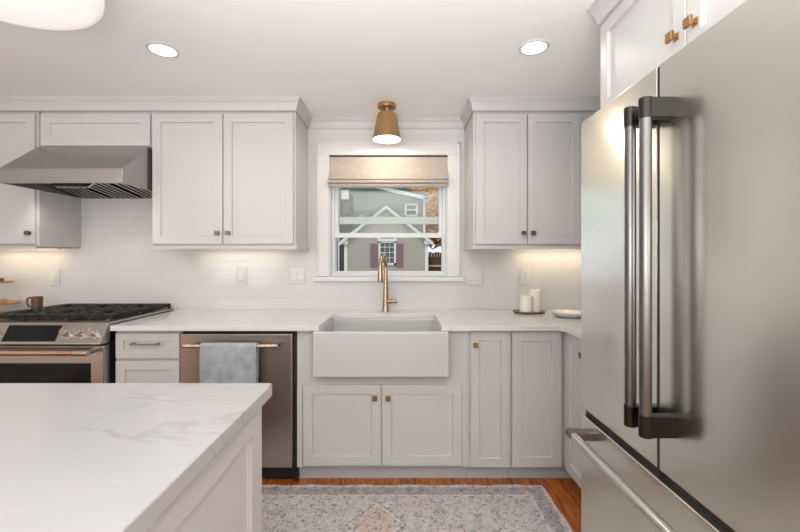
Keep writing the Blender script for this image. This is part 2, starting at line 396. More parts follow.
# ------------------------------------------------------------------ setting
WB, CEIL, XR, XL, YR = 2.83, 2.285, 1.55, -3.5, -3.0
WX0, WX1, WZ0, WZ1 = -0.515, 0.348, 1.135, 2.016
mb = MB().box(XL-0.15, XR+0.15, YR-0.15, WB+0.15, -0.1, 0); struct(mb.build('floor', 'oak_floor'))
mb = MB().box(XL-0.15, XR+0.15, YR-0.15, WB+0.15, CEIL, CEIL+0.12); struct(mb.build('ceiling', 'ceiling_paint'))
mb = MB(); g = 0.15
mb.box(XL, WX0, WB, WB+g, 0, CEIL).box(WX1, XR, WB, WB+g, 0, CEIL).box(WX0, WX1, WB, WB+g, 0, WZ0).box(WX0, WX1, WB, WB+g, WZ1, CEIL)
struct(mb.build('wall_back', 'subway_tile'))
struct(MB().box(XR, XR+0.15, YR, WB+0.15, 0, CEIL).build('wall_right', 'wall_paint'))
struct(MB().box(XL-0.15, XL, YR, WB+0.15, 0, CEIL).build('wall_left', 'wall_paint'))
struct(MB().box(XL-0.15, XR+0.15, YR-0.15, YR, 0, CEIL).build('wall_rear', 'wall_paint'))

# window
win = bpy.data.objects.new('window_1', None); COL.objects.link(win); win.location = ((WX0+WX1)/2, WB, WZ0); struct(win)
mb = MB(); jt = 0.012
mb.box(WX0, WX0+jt, WB-0.004, WB+0.15, WZ0, WZ1).box(WX1-jt, WX1, WB-0.004, WB+0.15, WZ0, WZ1).box(WX0, WX1, WB-0.004, WB+0.15, WZ1-jt, WZ1)
mb.box(WX0+jt, WX0+0.035, WB+0.035, WB+0.13, WZ0, WZ1, 0.003).box(WX1-0.035, WX1-jt, WB+0.035, WB+0.13, WZ0, WZ1, 0.003)
mb.box(WX0+jt, WX1-jt, WB+0.02, WB+0.15, WZ0, WZ0+0.035, 0.003)
mb.build('window_frame', 'vinyl_white', win)
def sash(y, z0, z1, rb, rt, st, rad, name):
    x0, x1 = WX0+0.036, WX1-0.036
    a, b_, c_, d_ = x0+st, x1-st, z0+rb, z1-rt
    def rr(x, z, r, a0): return [(x+r*math.cos(a0+PI/2*k/5), z+r*math.sin(a0+PI/2*k/5)) for k in range(6)]
    inner = rr(b_-rad, d_-rad, rad, 0)+rr(a+rad, d_-rad, rad, PI/2)+rr(a+rad, c_+rad, rad, PI)+rr(b_-rad, c_+rad, rad, 1.5*PI)
    bm = bmesh.new(); n = len(inner)
    outer = [(x1, z1)]*6+[(x0, z1)]*6+[(x0, z0)]*6+[(x1, z0)]*6
    m_ = MB()
    for yy in (0,):
        for k in range(n):
            q = [outer[k], outer[(k+1) % n], inner[(k+1) % n], inner[k]]
            front = [bm.verts.new((p[0], y, p[1])) for p in q]; back = [bm.verts.new((p[0], y+0.03, p[1])) for p in q]
            for f in (front, back[::-1], (front[0], back[0], back[1], front[1]), (front[2], back[2], back[3], front[3])):
                try: bm.faces.new(f)
                except Exception: pass
    bmesh.ops.remove_doubles(bm, verts=bm.verts[:], dist=1e-5)
    bmesh.ops.dissolve_degenerate(bm, edges=bm.edges[:], dist=1e-5)
    bmesh.ops.recalc_face_normals(bm, faces=bm.faces[:])
    m_.merge(bm)
    s_ = m_.build('sash', 'vinyl_white', win)
    MB().box(a-0.004, b_+0.004, y+0.013, y+0.017, c_-0.004, d_+0.004).build('pane', 'window_glass', s_)
    return s_
lo = sash(WB+0.045, 1.420, 1.835, 0.034, 0.045, 0.024, 0.02, 'lower')
up = sash(WB+0.085, 1.525, WZ1-0.015, 0.052, 0.04, 0.024, 0.012, 'upper')
mb = MB().cyl((-0.29, WB+0.08, 1.579), (-0.29, WB+0.08, 1.586), 0.022, 0.016, 16); mb.build('sash_lock', 'vinyl_white', up)

# casing, stool (trim)
cw = 0.082; mb = MB()
for a, b_, c_, d_ in ((WX0-cw, WX0+0.004, WZ0+0.001, WZ1+cw), (WX1-0.004, WX1+cw, WZ0+0.001, WZ1+cw)):
    mb.box(a, b_, WB-0.022, WB-0.001, c_, d_, 0.004)
mb.box(WX0-cw, WX1+cw, WB-0.024, WB-0.001, WZ1-0.004, WZ1+cw+0.003, 0.004)
mb.box(WX0-cw, WX0-cw+0.014, WB-0.030, WB-0.001, WZ0+0.001, WZ1+cw+0.006, 0.003).box(WX1+cw-0.014, WX1+cw, WB-0.030, WB-0.001, WZ0+0.001, WZ1+cw+0.006, 0.003)
mb.box(WX0-cw, WX1+cw, WB-0.030, WB-0.001, WZ1+cw-0.010, WZ1+cw+0.006, 0.003)
struct(mb.build('trim_window_casing', 'trim_paint'))
struct(MB().box(WX0-cw-0.025, WX1+cw+0.025, WB-0.055, WB+0.02, WZ0-0.032, WZ0, 0.005).build('window_sill', 'trim_paint'))

# crown moulding: round the cabinets, over the window, and along the fridge cabinet
UF = 2.48                                   # face of upper cabinet doors
UB = 2.50                                   # front of carcass
XUL1, XUR0 = -0.668, 0.470                  # sides of the uppers beside the window
FCX, FCY1, FCY0 = 0.80, 1.56, 0.62          # fridge cabinet front (door face), far and near end
cr = [(0, CEIL-0.080), (0.006, CEIL-0.080), (0.007, CEIL-0.066), (0.010, CEIL-0.054), (0.017, CEIL-0.036), (0.025, CEIL-0.025), (0.028, CEIL-0.022), (0.029, CEIL-0.016), (0.033, CEIL-0.015), (0.033, CEIL-0.0005), (0, CEIL-0.0005)]
path = [(XL+0.01, UF), (XUL1+0.004, UF), (XUL1+0.004, WB-0.002), (XUR0-0.004, WB-0.002), (XUR0-0.004, UF), (XR-0.002, UF)]
struct(MB().sweep(cr, path).build('trim_crown', 'cabinet_paint'))
struct(MB().sweep(cr, [(XR-0.01, FCY1+0.004), (FCX-0.0, FCY1+0.004), (FCX-0.0, FCY0)]).build('trim_crown_fridge', 'cabinet_paint'))

# ------------------------------------------------------------------ hardware
def knob(F, u, v, w, parent, mat='knob_brass'):
    """square plate knob on a short post"""
    mb = MB(); b = 0.0135
    def bx(a, c_, w0, w1):
        p, q = Vector(F(u-a, v-c_, w0)), Vector(F(u+a, v+c_, w1))
        mb.box(min(p.x, q.x), max(p.x, q.x), min(p.y, q.y), max(p.y, q.y), min(p.z, q.z), max(p.z, q.z), 0.0015)
    bx(0.011, 0.011, w, w+0.003); mb.cyl(F(u, v, w+0.002), F(u, v, w+0.018), 0.0055, 0.0055, 12); bx(b, b, w+0.016, w+0.026)
    return mb.build('knob', mat, parent)
def door(F, u0, u1, v0, v1, parent, kn=None, rail=0.052, name='door'):
    o = MB().shaker(F, u0, u1, v0, v1, 0.02, rail).build(name, 'cabinet_paint', parent)
    if kn: knob(F, kn[0], kn[1], 0.02, o, 'knob_pewter' if v0 > 1.3 else 'knob_brass')
    return o

# ------------------------------------------------------------------ base cabinets (carcass front 2.22, door face 2.20)
BF = 2.22; TK = 2.252; CT = 0.864; KB = 0.086
t = thing('base_cabinet', 'white base cabinet with one drawer and bronze bar pull between range and dishwasher', 'cabinet', (-1.43, 2.5, 0))
MB().box(-1.614, -1.240, BF, WB-0.003, KB, CT).build('carcass', 'cabinet_paint', t)
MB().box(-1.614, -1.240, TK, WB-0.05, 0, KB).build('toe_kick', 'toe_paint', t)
d = MB().shaker(FY(BF), -1.606, -1.246, 0.703, 0.846, 0.02, 0.043).build('drawer', 'cabinet_paint', t)
mb = MB()
mb.box(-1.508, -1.349, 2.168, 2.178, 0.783, 0.793, 0.003)
for xx in (-1.497, -1.360): mb.box(xx-0.006, xx+0.006, 2.170, 2.201, 0.782, 0.794, 0.002)
mb.build('bar_pull', 'bronze_pull', d)
door(FY(BF), -1.606, -1.246, 0.092, 0.690, t)

t = thing('base_cabinet', 'white base cabinet under the counter left of the range', 'cabinet', (-2.9, 2.5, 0))
MB().box(XL+0.005, -2.402, BF, WB-0.003, KB, CT).build('carcass', 'cabinet_paint', t)
MB().box(XL+0.005, -2.402, TK, WB-0.05, 0, KB).build('toe_kick', 'toe_paint', t)
door(FY(BF), XL+0.02, -2.96, 0.092, 0.846, t, (-3.0, 0.78)); door(FY(BF), -2.95, -2.41, 0.092, 0.846, t, (-2.91, 0.78))

SX0, SX1 = -0.480, 0.270                    # sink outside
t = thing('sink_cabinet', 'white two-door base cabinet under the farmhouse sink', 'cabinet', (-0.10, 2.5, 0))
mb = MB()
mb.box(-0.582, -0.562, BF, WB-0.003, KB, CT).box(0.362, 0.382, BF, WB-0.003, KB, CT).box(-0.562, 0.362, BF, WB-0.003, KB, KB+0.02)
mb.box(-0.582, SX0-0.002, BF-0.009, BF, 0.608, CT).box(SX1+0.002, 0.382, BF-0.009, BF, 0.608, CT)
mb.box(-0.582, 0.382, BF-0.009, BF, 0.540, 0.608).box(-0.582, -0.552, BF-0.012, BF, KB, 0.562).box(0.352, 0.382, BF-0.012, BF, KB, 0.562)
mb.box(-0.552, 0.352, BF-0.006, BF, KB, 0.105).box(-0.110, -0.096, BF-0.004, BF, KB, 0.562)
mb.build('carcass', 'cabinet_paint', t)
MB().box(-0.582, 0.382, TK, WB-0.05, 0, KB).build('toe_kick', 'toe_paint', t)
door(FY(BF-0.001), -0.548, -0.1065, 0.098, 0.556, t, (-0.141, 0.484)); door(FY(BF-0.001), -0.1015, 0.350, 0.098, 0.556, t, (-0.067, 0.484))

t = thing('narrow_cabinet', 'narrow white base cabinet with one brass knob right of the sink', 'cabinet', (0.5, 2.5, 0))
MB().box(0.384, 0.624, BF, WB-0.003, KB, CT).build('carcass', 'cabinet_paint', t)
MB().box(0.384, 0.624, TK, WB-0.05, 0, KB).build('toe_kick', 'toe_paint', t)
door(FY(BF), 0.398, 0.621, 0.088, 0.855, t, (0.424, 0.781), 0.05)

RF = 0.945                                  # carcass front of right-hand run, door face at RF-0.02
t = thing('corner_cabinet', 'white corner base cabinet whose two doors fold in beside the refrigerator', 'cabinet', (1.2, 2.5, 0))
MB().box(0.626, XR-0.003, BF, WB-0.003, KB, CT).box(RF, XR-0.003, 1.925, BF, KB, CT).build('carcass', 'cabinet_paint', t)
MB().box(0.626, XR-0.05, TK, WB-0.05, 0, KB).box(RF+0.055, XR-0.05, 1.925, TK, 0, KB).build('toe_kick', 'toe_paint', t)
door(FY(BF), 0.633, 0.914, 0.088, 0.855, t, None, 0.055)
door(FX(RF), 1.930, 2.186, 0.088, 0.855, t, (1.955, 0.781), 0.055)
t = thing('base_cabinet', 'white base cabinet in the corner run right against the refrigerator', 'cabinet', (1.25, 1.75, 0))
MB().box(RF, XR-0.003, 1.585, 1.923, KB, CT).build('carcass', 'cabinet_paint', t)
MB().box(RF+0.055, XR-0.05, 1.585, 1.923, 0, KB).build('toe_kick', 'toe_paint', t)
door(FX(RF), 1.592, 1.916, 0.088, 0.855, t, (1.62, 0.781), 0.055)

# worktops
def arc(cx, cy, r, a0, a1, n=5): return [(cx+r*math.cos(a0+(a1-a0)*k/n), cy+r*math.sin(a0+(a1-a0)*k/n)) for k in range(n+1)]
CF = 2.160
poly = [(-1.606, WB-0.002), (-1.606, CF), (-0.449, CF)] + arc(-0.449+0.03, 2.615-0.03, 0.03, PI, PI/2) + arc(0.232-0.03, 2.615-0.03, 0.03, PI/2, 0) + [(0.232, CF)]
poly += arc(0.900-0.03, CF-0.03, 0.03, PI/2, 0) + [(0.900, 1.580), (XR-0.002, 1.580), (XR-0.002, WB-0.002)]
o = MB().prism(poly, lambda u, v: (u, v, CT+0.001), lambda u, v: (u, v, 0.895), 0.002).build('countertop', 'quartz_plain')
tag(o, 'white quartz countertop running round the corner with the sink cut into it', 'countertop')
o = MB().box(XL+0.004, -2.402, CF, WB-0.002, CT+0.001, 0.895, 0.002).build('countertop', 'quartz_plain')
tag(o, 'short white quartz countertop left of the gas range', 'countertop')

# farmhouse sink
t = thing('farmhouse_sink', 'white glossy farmhouse sink with deep apron front below the window', 'sink', ((SX0+SX1)/2, 2.4, 0.615))
sz0, sz1 = 0.615, CT+0.0006; sy0, sy1 = 2.132, 2.640
b = bmesh.new(); bmesh.ops.create_cube(b, size=1)
for v in b.verts: v.co = ((SX0+SX1)/2+v.co.x*(SX1-SX0), (sy0+sy1)/2+v.co.y*(sy1-sy0), (sz0+sz1)/2+v.co.z*(sz1-sz0))
top = [f for f in b.faces if f.normal.z > 0.9]
r = bmesh.ops.inset_individual(b, faces=top, thickness=0.045)
r2 = bmesh.ops.extrude_discrete_faces(b, faces=top)
for f in r2['faces']:
    c0 = f.calc_center_median()
    for v in f.verts: v.co.z = sz0+0.03; v.co.x = c0.x+(v.co.x-c0.x)*0.97; v.co.y = c0.y+(v.co.y-c0.y)*0.97
bmesh.ops.bevel(b, geom=b.edges[:], offset=0.009, segments=3, affect='EDGES', profile=0.5)
MB().merge(b).build('basin', 'porcelain', t, True)
MB().lathe([(0.0, 0.004), (0.028, 0.004), (0.040, 0.006), (0.044, 0.0), (0.0, -0.001)], (-0.105, 2.42, sz0+0.0305)).build('drain', 'chrome', t, True)

# faucet
fx, fy = -0.100, 2.735
t = thing('faucet', 'tall copper gooseneck faucet with side lever behind the sink', 'faucet', (fx, fy, 0.895))
MB().lathe([(0, 0), (0.027, 0), (0.027, 0.006), (0.0235, 0.010), (0.0215, 0.06), (0.0175, 0.15), (0.0135, 0.245), (0.0125, 0.30), (0, 0.30)], (fx, fy, 0.8955)).build('body', 'faucet_copper', t, True)
dv = Vector((-0.17, -1, 0)).normalized(); R = 0.088
pts = [Vector((fx, fy, 1.19))]
for k in range(17):
    a = PI-k*PI*1.02/16
    pts.append(Vector((fx, fy, 1.205))+dv*(R+R*math.cos(a))+Vector((0, 0, R*math.sin(a))))
MB().tube(pts, 0.0125, 16).build('neck', 'faucet_copper', t, True)
e = pts[-1]; MB().tube([e+Vector((0, 0, 0.012)), e+dv*-0.001-Vector((0, 0, 0.01)), e-Vector((0, 0, 0.045)), e-Vector((0, 0, 0.082)), e-Vector((0, 0, 0.088))], [0.0135, 0.0155, 0.0175, 0.019, 0.016], 18).build('spray_head', 'faucet_copper', t, True)
MB().cyl((fx+0.012, fy-0.005, 0.968), (fx+0.045, fy-0.008, 0.968), 0.0165, 0.0165, 20, 0.002).cyl((fx+0.043, fy-0.008, 0.968), (fx+0.078, fy-0.011, 0.968), 0.0125, 0.014, 20, 0.002).build('lever', 'faucet_copper', t, True)

# dishwasher
DX0, DX1 = -1.236, -0.606
t = thing('dishwasher', 'stainless steel dishwasher with a copper bar handle left of the sink', 'dishwasher', (-0.92, 2.5, 0))
MB().box(-1.239, -0.584, 2.235, WB-0.02, 0.02, CT-0.002).box(DX0+0.01, DX1-0.01, TK-0.01, 2.6, 0.0, 0.08).box(-0.604, -0.5835, 2.215, 2.235, 0.0, CT-0.002).build('tub', 'black_gap', t)
MB().box(DX0, DX1, 2.192, 2.234, 0.090, 0.842, 0.004).build('door', 'dishwasher_steel', t)
hz = 0.786; hy = 2.142
h = MB().cyl((-1.190, hy, hz), (-0.672, hy, hz), 0.0115, None, 20, 0.002).build('handle', 'champagne', t, True)
for xx in (-1.135, -0.688): MB().box(xx-0.016, xx+0.016, hy+0.002, 2.193, hz-0.011, hz+0.011, 0.004).build('handle_mount', 'dark_steel', h)
# towel over the bar
b = bmesh.new(); nx, rows = 26, []
prof = []
for k in range(9): prof.append((hy+0.019, 0.56+k*(hz-0.56)/8))
for k in range(1, 8): a = PI*k/8; prof.append((hy+0.019*math.cos(a), hz+0.0005+0.019*math.sin(a)))
for k in range(15): prof.append((hy-0.019, hz-k*(hz-0.43)/14))
grid = []
for j, (yy, zz) in enumerate(prof):
    row = []
    for i in range(nx+1):
        u = i/nx; hang = max(0.0, (hz-zz)/0.3)
        wob = 0.006*math.sin(u*11+0.8)*hang + 0.003*math.sin(u*27+zz*18)*hang
        if yy > hy+0.01: wob *= 0.2
        row.append(b.verts.new((-1.090+u*0.306+0.004*math.sin(zz*30)*hang*(1 if u > .5 else -1), yy-abs(wob)*1.0 if yy < hy else yy, zz)))
    grid.append(row)
for a, d in zip(grid, grid[1:]):
    for i in range(nx): b.faces.new((a[i], a[i+1], d[i+1], d[i]))
bmesh.ops.recalc_face_normals(b, faces=b.faces[:])
bmesh.ops.solidify(b, geom=b.faces[:], thickness=0.006)
o = MB().merge(b).build('dish_towel', 'towel_terry', None, True, (-0.97, hy, hz)); tag(o, 'grey terry dish towel hung over the dishwasher handle', 'towel')

# ------------------------------------------------------------------ gas range
GX0, GX1 = -2.398, -1.632
t = thing('gas_range', 'stainless steel gas range with black grates and copper oven handle under the hood', 'stove', (-2.015, 2.5, 0))
MB().box(GX0, GX1, 2.195, WB-0.012, 0.03, 0.862).box(GX0+0.03, GX1-0.03, 2.24, 2.75, 0.0, 0.03).build('body', 'black_gap', t)
MB().prism([(2.225, 0.862), (2.225, 0.908), (WB-0.012, 0.908), (WB-0.012, 0.862)], lambda u, v: (GX0, u, v), lambda u, v: (GX1, u, v), 0.002).build('cooktop', 'range_steel', t)
MB().box(GX0+0.012, GX1-0.012, 2.236, WB-0.03, 0.9078, 0.9095).build('cooktop_tray', 'hood_steel', t)
pz0, pz1, py0, py1 = 0.798, 0.908, 2.122, 2.190
MB().prism([(py0, pz0), (py0, pz0+0.006), (py1, pz1), (2.224, pz1), (2.224, pz0)], lambda u, v: (GX0, u, v), lambda u, v: (GX1, u, v), 0.003).build('control_panel', 'range_steel', t)
pd = Vector((0, py1-py0, pz1-pz0)).normalized(); pn = Vector((0, -pd.z, pd.y)); pm = Vector((0, (py0+py1)/2, (pz0+pz1)/2+0.003))
def onp(x, s, h): q = pm+pd*s+pn*h; return (x, q.y, q.z)
MB().prism([(-2.178, -0.05), (-1.884, -0.05), (-1.888, 0.045), (-2.182, 0.045)], lambda u, v: onp(u, v, -0.002), lambda u, v: onp(u, v, 0.002)).build('display', 'black_glass', t)
for kx in (-1.838, -1.766, -1.690, -2.245, -2.325):
    k = MB().cyl(onp(kx, -0.004, 0), onp(kx, -0.004, 0.008), 0.030, 0.028, 24, 0.001).build('knob', 'chrome', t, True)
    MB().cyl(onp(kx, -0.004, 0.008), onp(kx, -0.004, 0.036), 0.023, 0.0215, 24, 0.003).box(kx-0.004, kx+0.004, onp(kx, 0, 0.038)[1]-0.004, onp(kx, 0, 0.038)[1]+0.006, onp(kx, -0.024, 0.038)[2], onp(kx, 0.016, 0.038)[2], 0.001).build('knob_cap', 'range_steel', k, True)
od = MB().box(GX0, GX1, 2.150, 2.194, 0.20, 0.786, 0.005).build('oven_door', 'range_steel', t)
MB().box(-2.325, -1.705, 2.147, 2.152, 0.30, 0.690, 0.002).build('oven_window', 'black_glass', od)
h = MB().cyl((-2.36, 2.092, 0.760), (-1.755, 2.092, 0.760), 0.0145, None, 20, 0.001).build('oven_handle', 'champagne', od, True)
MB().cyl((-1.830, 2.092, 0.760), (-1.757, 2.092, 0.760), 0.0152, None, 20, 0.001).build('handle_ring', 'copper', h, True)
for a, b_, c_ in ((-1.752, -1.672, -1.700), (-2.37, -2.345, -2.37)):
    MB().cyl((a, 2.092, 0.760), (b_, 2.092, 0.760), 0.0165, 0.0165, 20, 0.003).box(c_, c_+0.027, 2.092, 2.151, 0.749, 0.773, 0.004).build('handle_mount', 'range_steel', od, True)
MB().box(GX0, GX1, 2.155, 2.194, 0.05, 0.19, 0.005).build('storage_drawer', 'range_steel', t)
# burners and grates
for bx_, by_ in ((-2.21, 2.36), (-2.21, 2.66), (-2.015, 2.51), (-1.82, 2.36), (-1.82, 2.66)):
    k = MB().lathe([(0, 0), (0.052, 0), (0.052, 0.008), (0.036, 0.012), (0, 0.012)], (bx_, by_, 0.908)).build('burner', 'dark_steel', t, True)
    MB().cyl((bx_, by_, 0.920), (bx_, by_, 0.927), 0.034, 0.032, 24, 0.002).build('burner_cap', 'cast_iron', k, True)
gz0, gz1 = 0.922, 0.944
for a, c_ in ((-2.385, -2.142), (-2.136, -1.894), (-1.888, -1.645)):
    mb = MB(); y0, y1 = 2.232, 2.798; w = 0.016
    for xx in (a, c_-w): mb.box(xx, xx+w, y0, y1, gz0, gz1, 0.002)
    for yy in (y0, y1-w, (y0+y1)/2-w/2): mb.box(a+w-0.001, c_-w+0.001, yy, yy+w, gz0, gz1, 0.002)
    m_ = (a+c_)/2
    for yc in ((y0*3+y1)/4, (y0+y1*3)/4):
        mb.box(a+w-0.001, m_-0.032, yc-w/2, yc+w/2, gz0, gz1+0.002, 0.002).box(m_+0.032, c_-w+0.001, yc-w/2, yc+w/2, gz0, gz1+0.002, 0.002)
        mb.box(a+(c_-a)*0.28-w/2, a+(c_-a)*0.28+w/2, y0, y1, gz0, gz1, 0.002).box(a+(c_-a)*0.72-w/2, a+(c_-a)*0.72+w/2, y0, y1, gz0, gz1, 0.002) if yc < 2.5 else None
        mb.box(a, c_, yc-0.085-w/2, yc-0.085+w/2, gz0, gz1, 0.002).box(a, c_, yc+0.085-w/2, yc+0.085+w/2, gz0, gz1, 0.002)
        mb.box(m_-w/2, m_+w/2, yc-0.13, yc-0.035, gz0, gz1+0.002, 0.002).box(m_-w/2, m_+w/2, yc+0.035, yc+0.13, gz0, gz1+0.002, 0.002)
    for xx in (a, c_-0.014):
        for yy in (y0, y1-0.014, (y0+y1)/2): mb.box(xx, xx+0.014, yy, yy+0.014, 0.908, gz0+0.002)
    mb.build('grate', 'cast_iron', t)

# ------------------------------------------------------------------ range hood
HX0, HX1 = -2.303, -1.592
hf, hz0, hz1, ht = 2.235, 1.700, 1.783, 1.974
t = thing('range_hood', 'stainless steel range hood with sloping front mounted over the gas range', 'range hood', ((HX0+HX1)/2, 2.55, hz0))
mb = MB(); th = 0.012
side = [(hf, hz0), (hf, hz1), (2.475, ht), (WB-0.004, ht), (WB-0.004, hz0)]
for a in (HX0, HX1-th): mb.prism(side, lambda u, v: (a, u, v), lambda u, v: (a+th, u, v), 0.0015)
mb.prism([(hf, hz0), (hf, hz1), (2.475, ht), (WB-0.004, ht), (WB-0.004, ht-0.02), (2.484, ht-0.02), (hf+0.012, hz1-0.006), (hf+0.012, hz0)], lambda u, v: (HX0+th-0.0012, u, v), lambda u, v: (HX1-th+0.0012, u, v))
mb.box(HX0+th, HX1-th, WB-0.016, WB-0.004, hz0, ht-0.02)
mb.build('canopy', 'hood_steel', t)
n = 3; wv = (HX1-HX0-2*th-0.02)/n
for k in range(n):
    x0 = HX0+th+0.01+k*wv; mb = MB()
    yy0, yy1 = hf+0.14, WB-0.03
    za, zb = hz0+0.072, hz0+0.012                      # the filters hang lower at the wall
    def plank(xa, xb, o0, o1): mb.prism([(yy0, za+o0), (yy1, zb+o0), (yy1, zb+o1), (yy0, za+o1)], lambda u, v: (xa, u, v), lambda u, v: (xb, u, v))
    plank(x0, x0+wv-0.008, 0.0, 0.005)
    mb.build('filter_backing', 'filter_dark', t); mb = MB()
    m = 5
    for q in range(m): plank(x0+0.008+q*(wv-0.02)/m, x0+0.008+(q+0.48)*(wv-0.02)/m, -0.010, -0.003)
    mb.build('baffle_filter', 'hood_steel', t)
MB().box(HX0+th+0.01, HX1-th-0.01, hf+0.03, hf+0.135, hz0+0.060, hz0+0.074).build('underside_panel', 'dark_steel', t)
pl = MB().prism([(-1.988, 0), (-1.808, 0), (-1.779, 1), (-2.028, 1)], lambda u, v: (u if v < .5 else u, hf+0.02+0.01*v, hz0-0.022+0.030*v), lambda u, v: (u, hf+0.034+0.01*v, hz0-0.022+0.030*v)).build('control_strip', 'chrome', t)
mb = MB()
for k in range(6): mb.box(-1.966+k*0.024, -1.956+k*0.024, hf+0.0195, hf+0.026, hz0-0.014, hz0-0.006)
mb.build('buttons', 'black_gap', pl)
for xx in (-2.19, -1.745):
    k = MB().cyl((xx, hf+0.085, hz0+0.054), (xx, hf+0.085, hz0+0.060), 0.032, None, 24).build('lamp_lens', 'hood_bulb', t, True)
    lamp('hood_spot', 'SPOT', (xx, hf+0.085, hz0+0.03), 3.0, (1, 0.93, 0.82), (xx, hf+0.25, 0.9), spot_size=2.0, spot_blend=0.6, shadow_soft_size=0.03)

# ------------------------------------------------------------------ upper cabinets
UT = CEIL-0.002
t = thing('upper_cabinet', 'white wall cabinet with two doors between the hood and the window', 'cabinet', (-1.12, 2.66, 1.36))
MB().box(-1.583, XUL1, UB, WB-0.003, 1.346, UT).build('carcass', 'cabinet_paint', t)
MB().box(-1.583, XUL1+0.010, UB-0.012, UB+0.008, 1.326, 1.3455, 0.003).box(XUL1-0.008, XUL1+0.010, UB+0.008, WB-0.003, 1.326, 1.3455, 0.003).build('light_rail', 'cabinet_paint', t)
DZ0, DZ1 = 1.358, 2.188
door(FY(UB), -1.577, -1.130, DZ0, DZ1, t, (-1.158, 1.428), 0.053); door(FY(UB), -1.124, -0.680, DZ0, DZ1, t, (-1.090, 1.428), 0.053)
t = thing('upper_cabinet', 'low white wall cabinet with one wide door directly above the steel hood', 'cabinet', (-1.94, 2.66, 1.98))
MB().box(-2.297, -1.585, UB, WB-0.003, ht+0.006, UT).build('carcass', 'cabinet_paint', t)
door(FY(UB), -2.288, -1.592, 1.984, DZ1, t, None, 0.058)
t = thing('upper_cabinet', 'tall white wall cabinet left of the hood with knob at its bottom corner', 'cabinet', (-2.65, 2.66, 1.36))
MB().box(-2.95, -2.312, UB, WB-0.003, 1.345, UT).build('carcass', 'cabinet_paint', t)
MB().box(-2.95, -2.33, UB-0.012, UB+0.008, 1.328, 1.3445, 0.003).build('light_rail', 'cabinet_paint', t)
door(FY(UB), -2.94, -2.326, 1.358, DZ1, t, (-2.356, 1.428), 0.053)
t = thing('upper_cabinet', 'white wall cabinet with two doors between the window and the refrigerator', 'cabinet', (0.83, 2.66, 1.36))
MB().box(XUR0, XR-0.003, UB, WB-0.003, 1.346, UT).build('carcass', 'cabinet_paint', t)
MB().box(XUR0-0.010, XR-0.003, UB-0.012, UB+0.008, 1.326, 1.3455, 0.003).box(XUR0-0.010, XUR0+0.008, UB+0.008, WB-0.003, 1.326, 1.3455, 0.003).build('light_rail', 'cabinet_paint', t)
door(FY(UB), 0.482, 0.808, DZ0, DZ1, t, (0.782, 1.428), 0.053); door(FY(UB), 0.814, 1.150, DZ0, DZ1, t, (0.842, 1.428), 0.053)

# cabinet over the refrigerator
t = thing('upper_cabinet', 'white cabinet above the refrigerator with two doors and square brass knobs', 'cabinet', (1.2, 1.1, 1.84))
fb = 1.832
MB().box(FCX+0.02, XR-0.003, FCY0, FCY1, fb, UT).build('carcass', 'cabinet_paint', t)
MB().box(FCX+0.002, FCX+0.019, FCY0, FCY1, 2.200, UT).build('frieze', 'cabinet_paint', t)
for a, b_, ky in ((1.0935, 1.558, 1.128), (0.625, 1.0885, 1.056)):
    d = MB().shaker(FX(FCX+0.019), a, b_, fb+0.002, 2.196, 0.019, 0.05, 0.014, 0.0008, 0.0016).build('door', 'cabinet_paint', t)
    knob(FX(FCX+0.019), ky, fb+0.077, 0.019, d, 'knob_copper')
t = thing('end_panel', 'tall white panel between the corner counter and the refrigerator', 'panel', (1.2, 1.57, 0))
MB().box(FCX+0.02, XR-0.003, FCY1+0.002, FCY1+0.018, 0, UT).build('panel', 'cabinet_paint', t)

# ------------------------------------------------------------------ refrigerator
FX0 = 0.720; fy0, fy1 = 0.632, 1.552; fs = 1.088; ftop = 1.806; fz = 0.670
t = thing('refrigerator', 'large stainless steel french door refrigerator at the right side', 'refrigerator', (1.1, 1.09, 0))
MB().box(FX0+0.075, XR-0.02, fy0+0.004, fy1-0.004, 0.03, ftop-0.012).box(FX0+0.1, XR-0.05, fy0+0.03, fy1-0.03, 0, 0.03).build('body', 'dark_steel', t)
MB().box(FX0+0.045, FX0+0.074, fy0+0.006, fy1-0.006, 0.06, ftop-0.006).build('gasket', 'black_gap', t)
MB().box(FX0+0.0008, FX0+0.050, fs-0.0052, fs+0.0052, fz-0.010, ftop-0.004).box(FX0+0.018, FX0+0.050, fy0+0.004, fy1-0.004, fz-0.0175, fz+0.0115).build('seam_shade', 'black_gap', t)  # black strips set in the door and drawer seams to paint their shade
dl = MB().box(FX0, FX0+0.052, fs+0.0055, fy1, fz+0.012, ftop, 0.002, 2).build('door', 'fridge_steel', t, True)
dr = MB().box(FX0, FX0+0.052, fy0, fs-0.0055, fz+0.012, ftop, 0.002, 2).build('door', 'fridge_steel', t, True)
fd = MB().box(FX0, FX0+0.052, fy0, fy1, 0.075, fz-0.018, 0.004, 3).build('freezer_drawer', 'fridge_steel', t, True)
for dd, yy, off in ((dl, 1.104, 1), (dr, 1.036, -1)):
    hx_ = 0.652
    h = MB().cyl((hx_, yy, 0.815), (hx_, yy, 1.680), 0.0148, None, 28, 0.002).build('handle', 'handle_steel', dd, True)
    for za, zb in ((0.795, 0.855), (1.640, 1.695)):
        MB().cyl((hx_, yy, za), (hx_, yy, zb), 0.0165, None, 28, 0.002).box(hx_, FX0+0.003, yy-0.0145, yy+0.0145, za+0.001, zb-0.001, 0.003).build('handle_mount', 'dark_steel', h, True)
hx_ = 0.652; hz_ = 0.602
h = MB().cyl((hx_, fy0+0.09, hz_), (hx_, fy1-0.075, hz_), 0.0165, None, 28, 0.002).build('handle', 'bar_steel', fd, True)
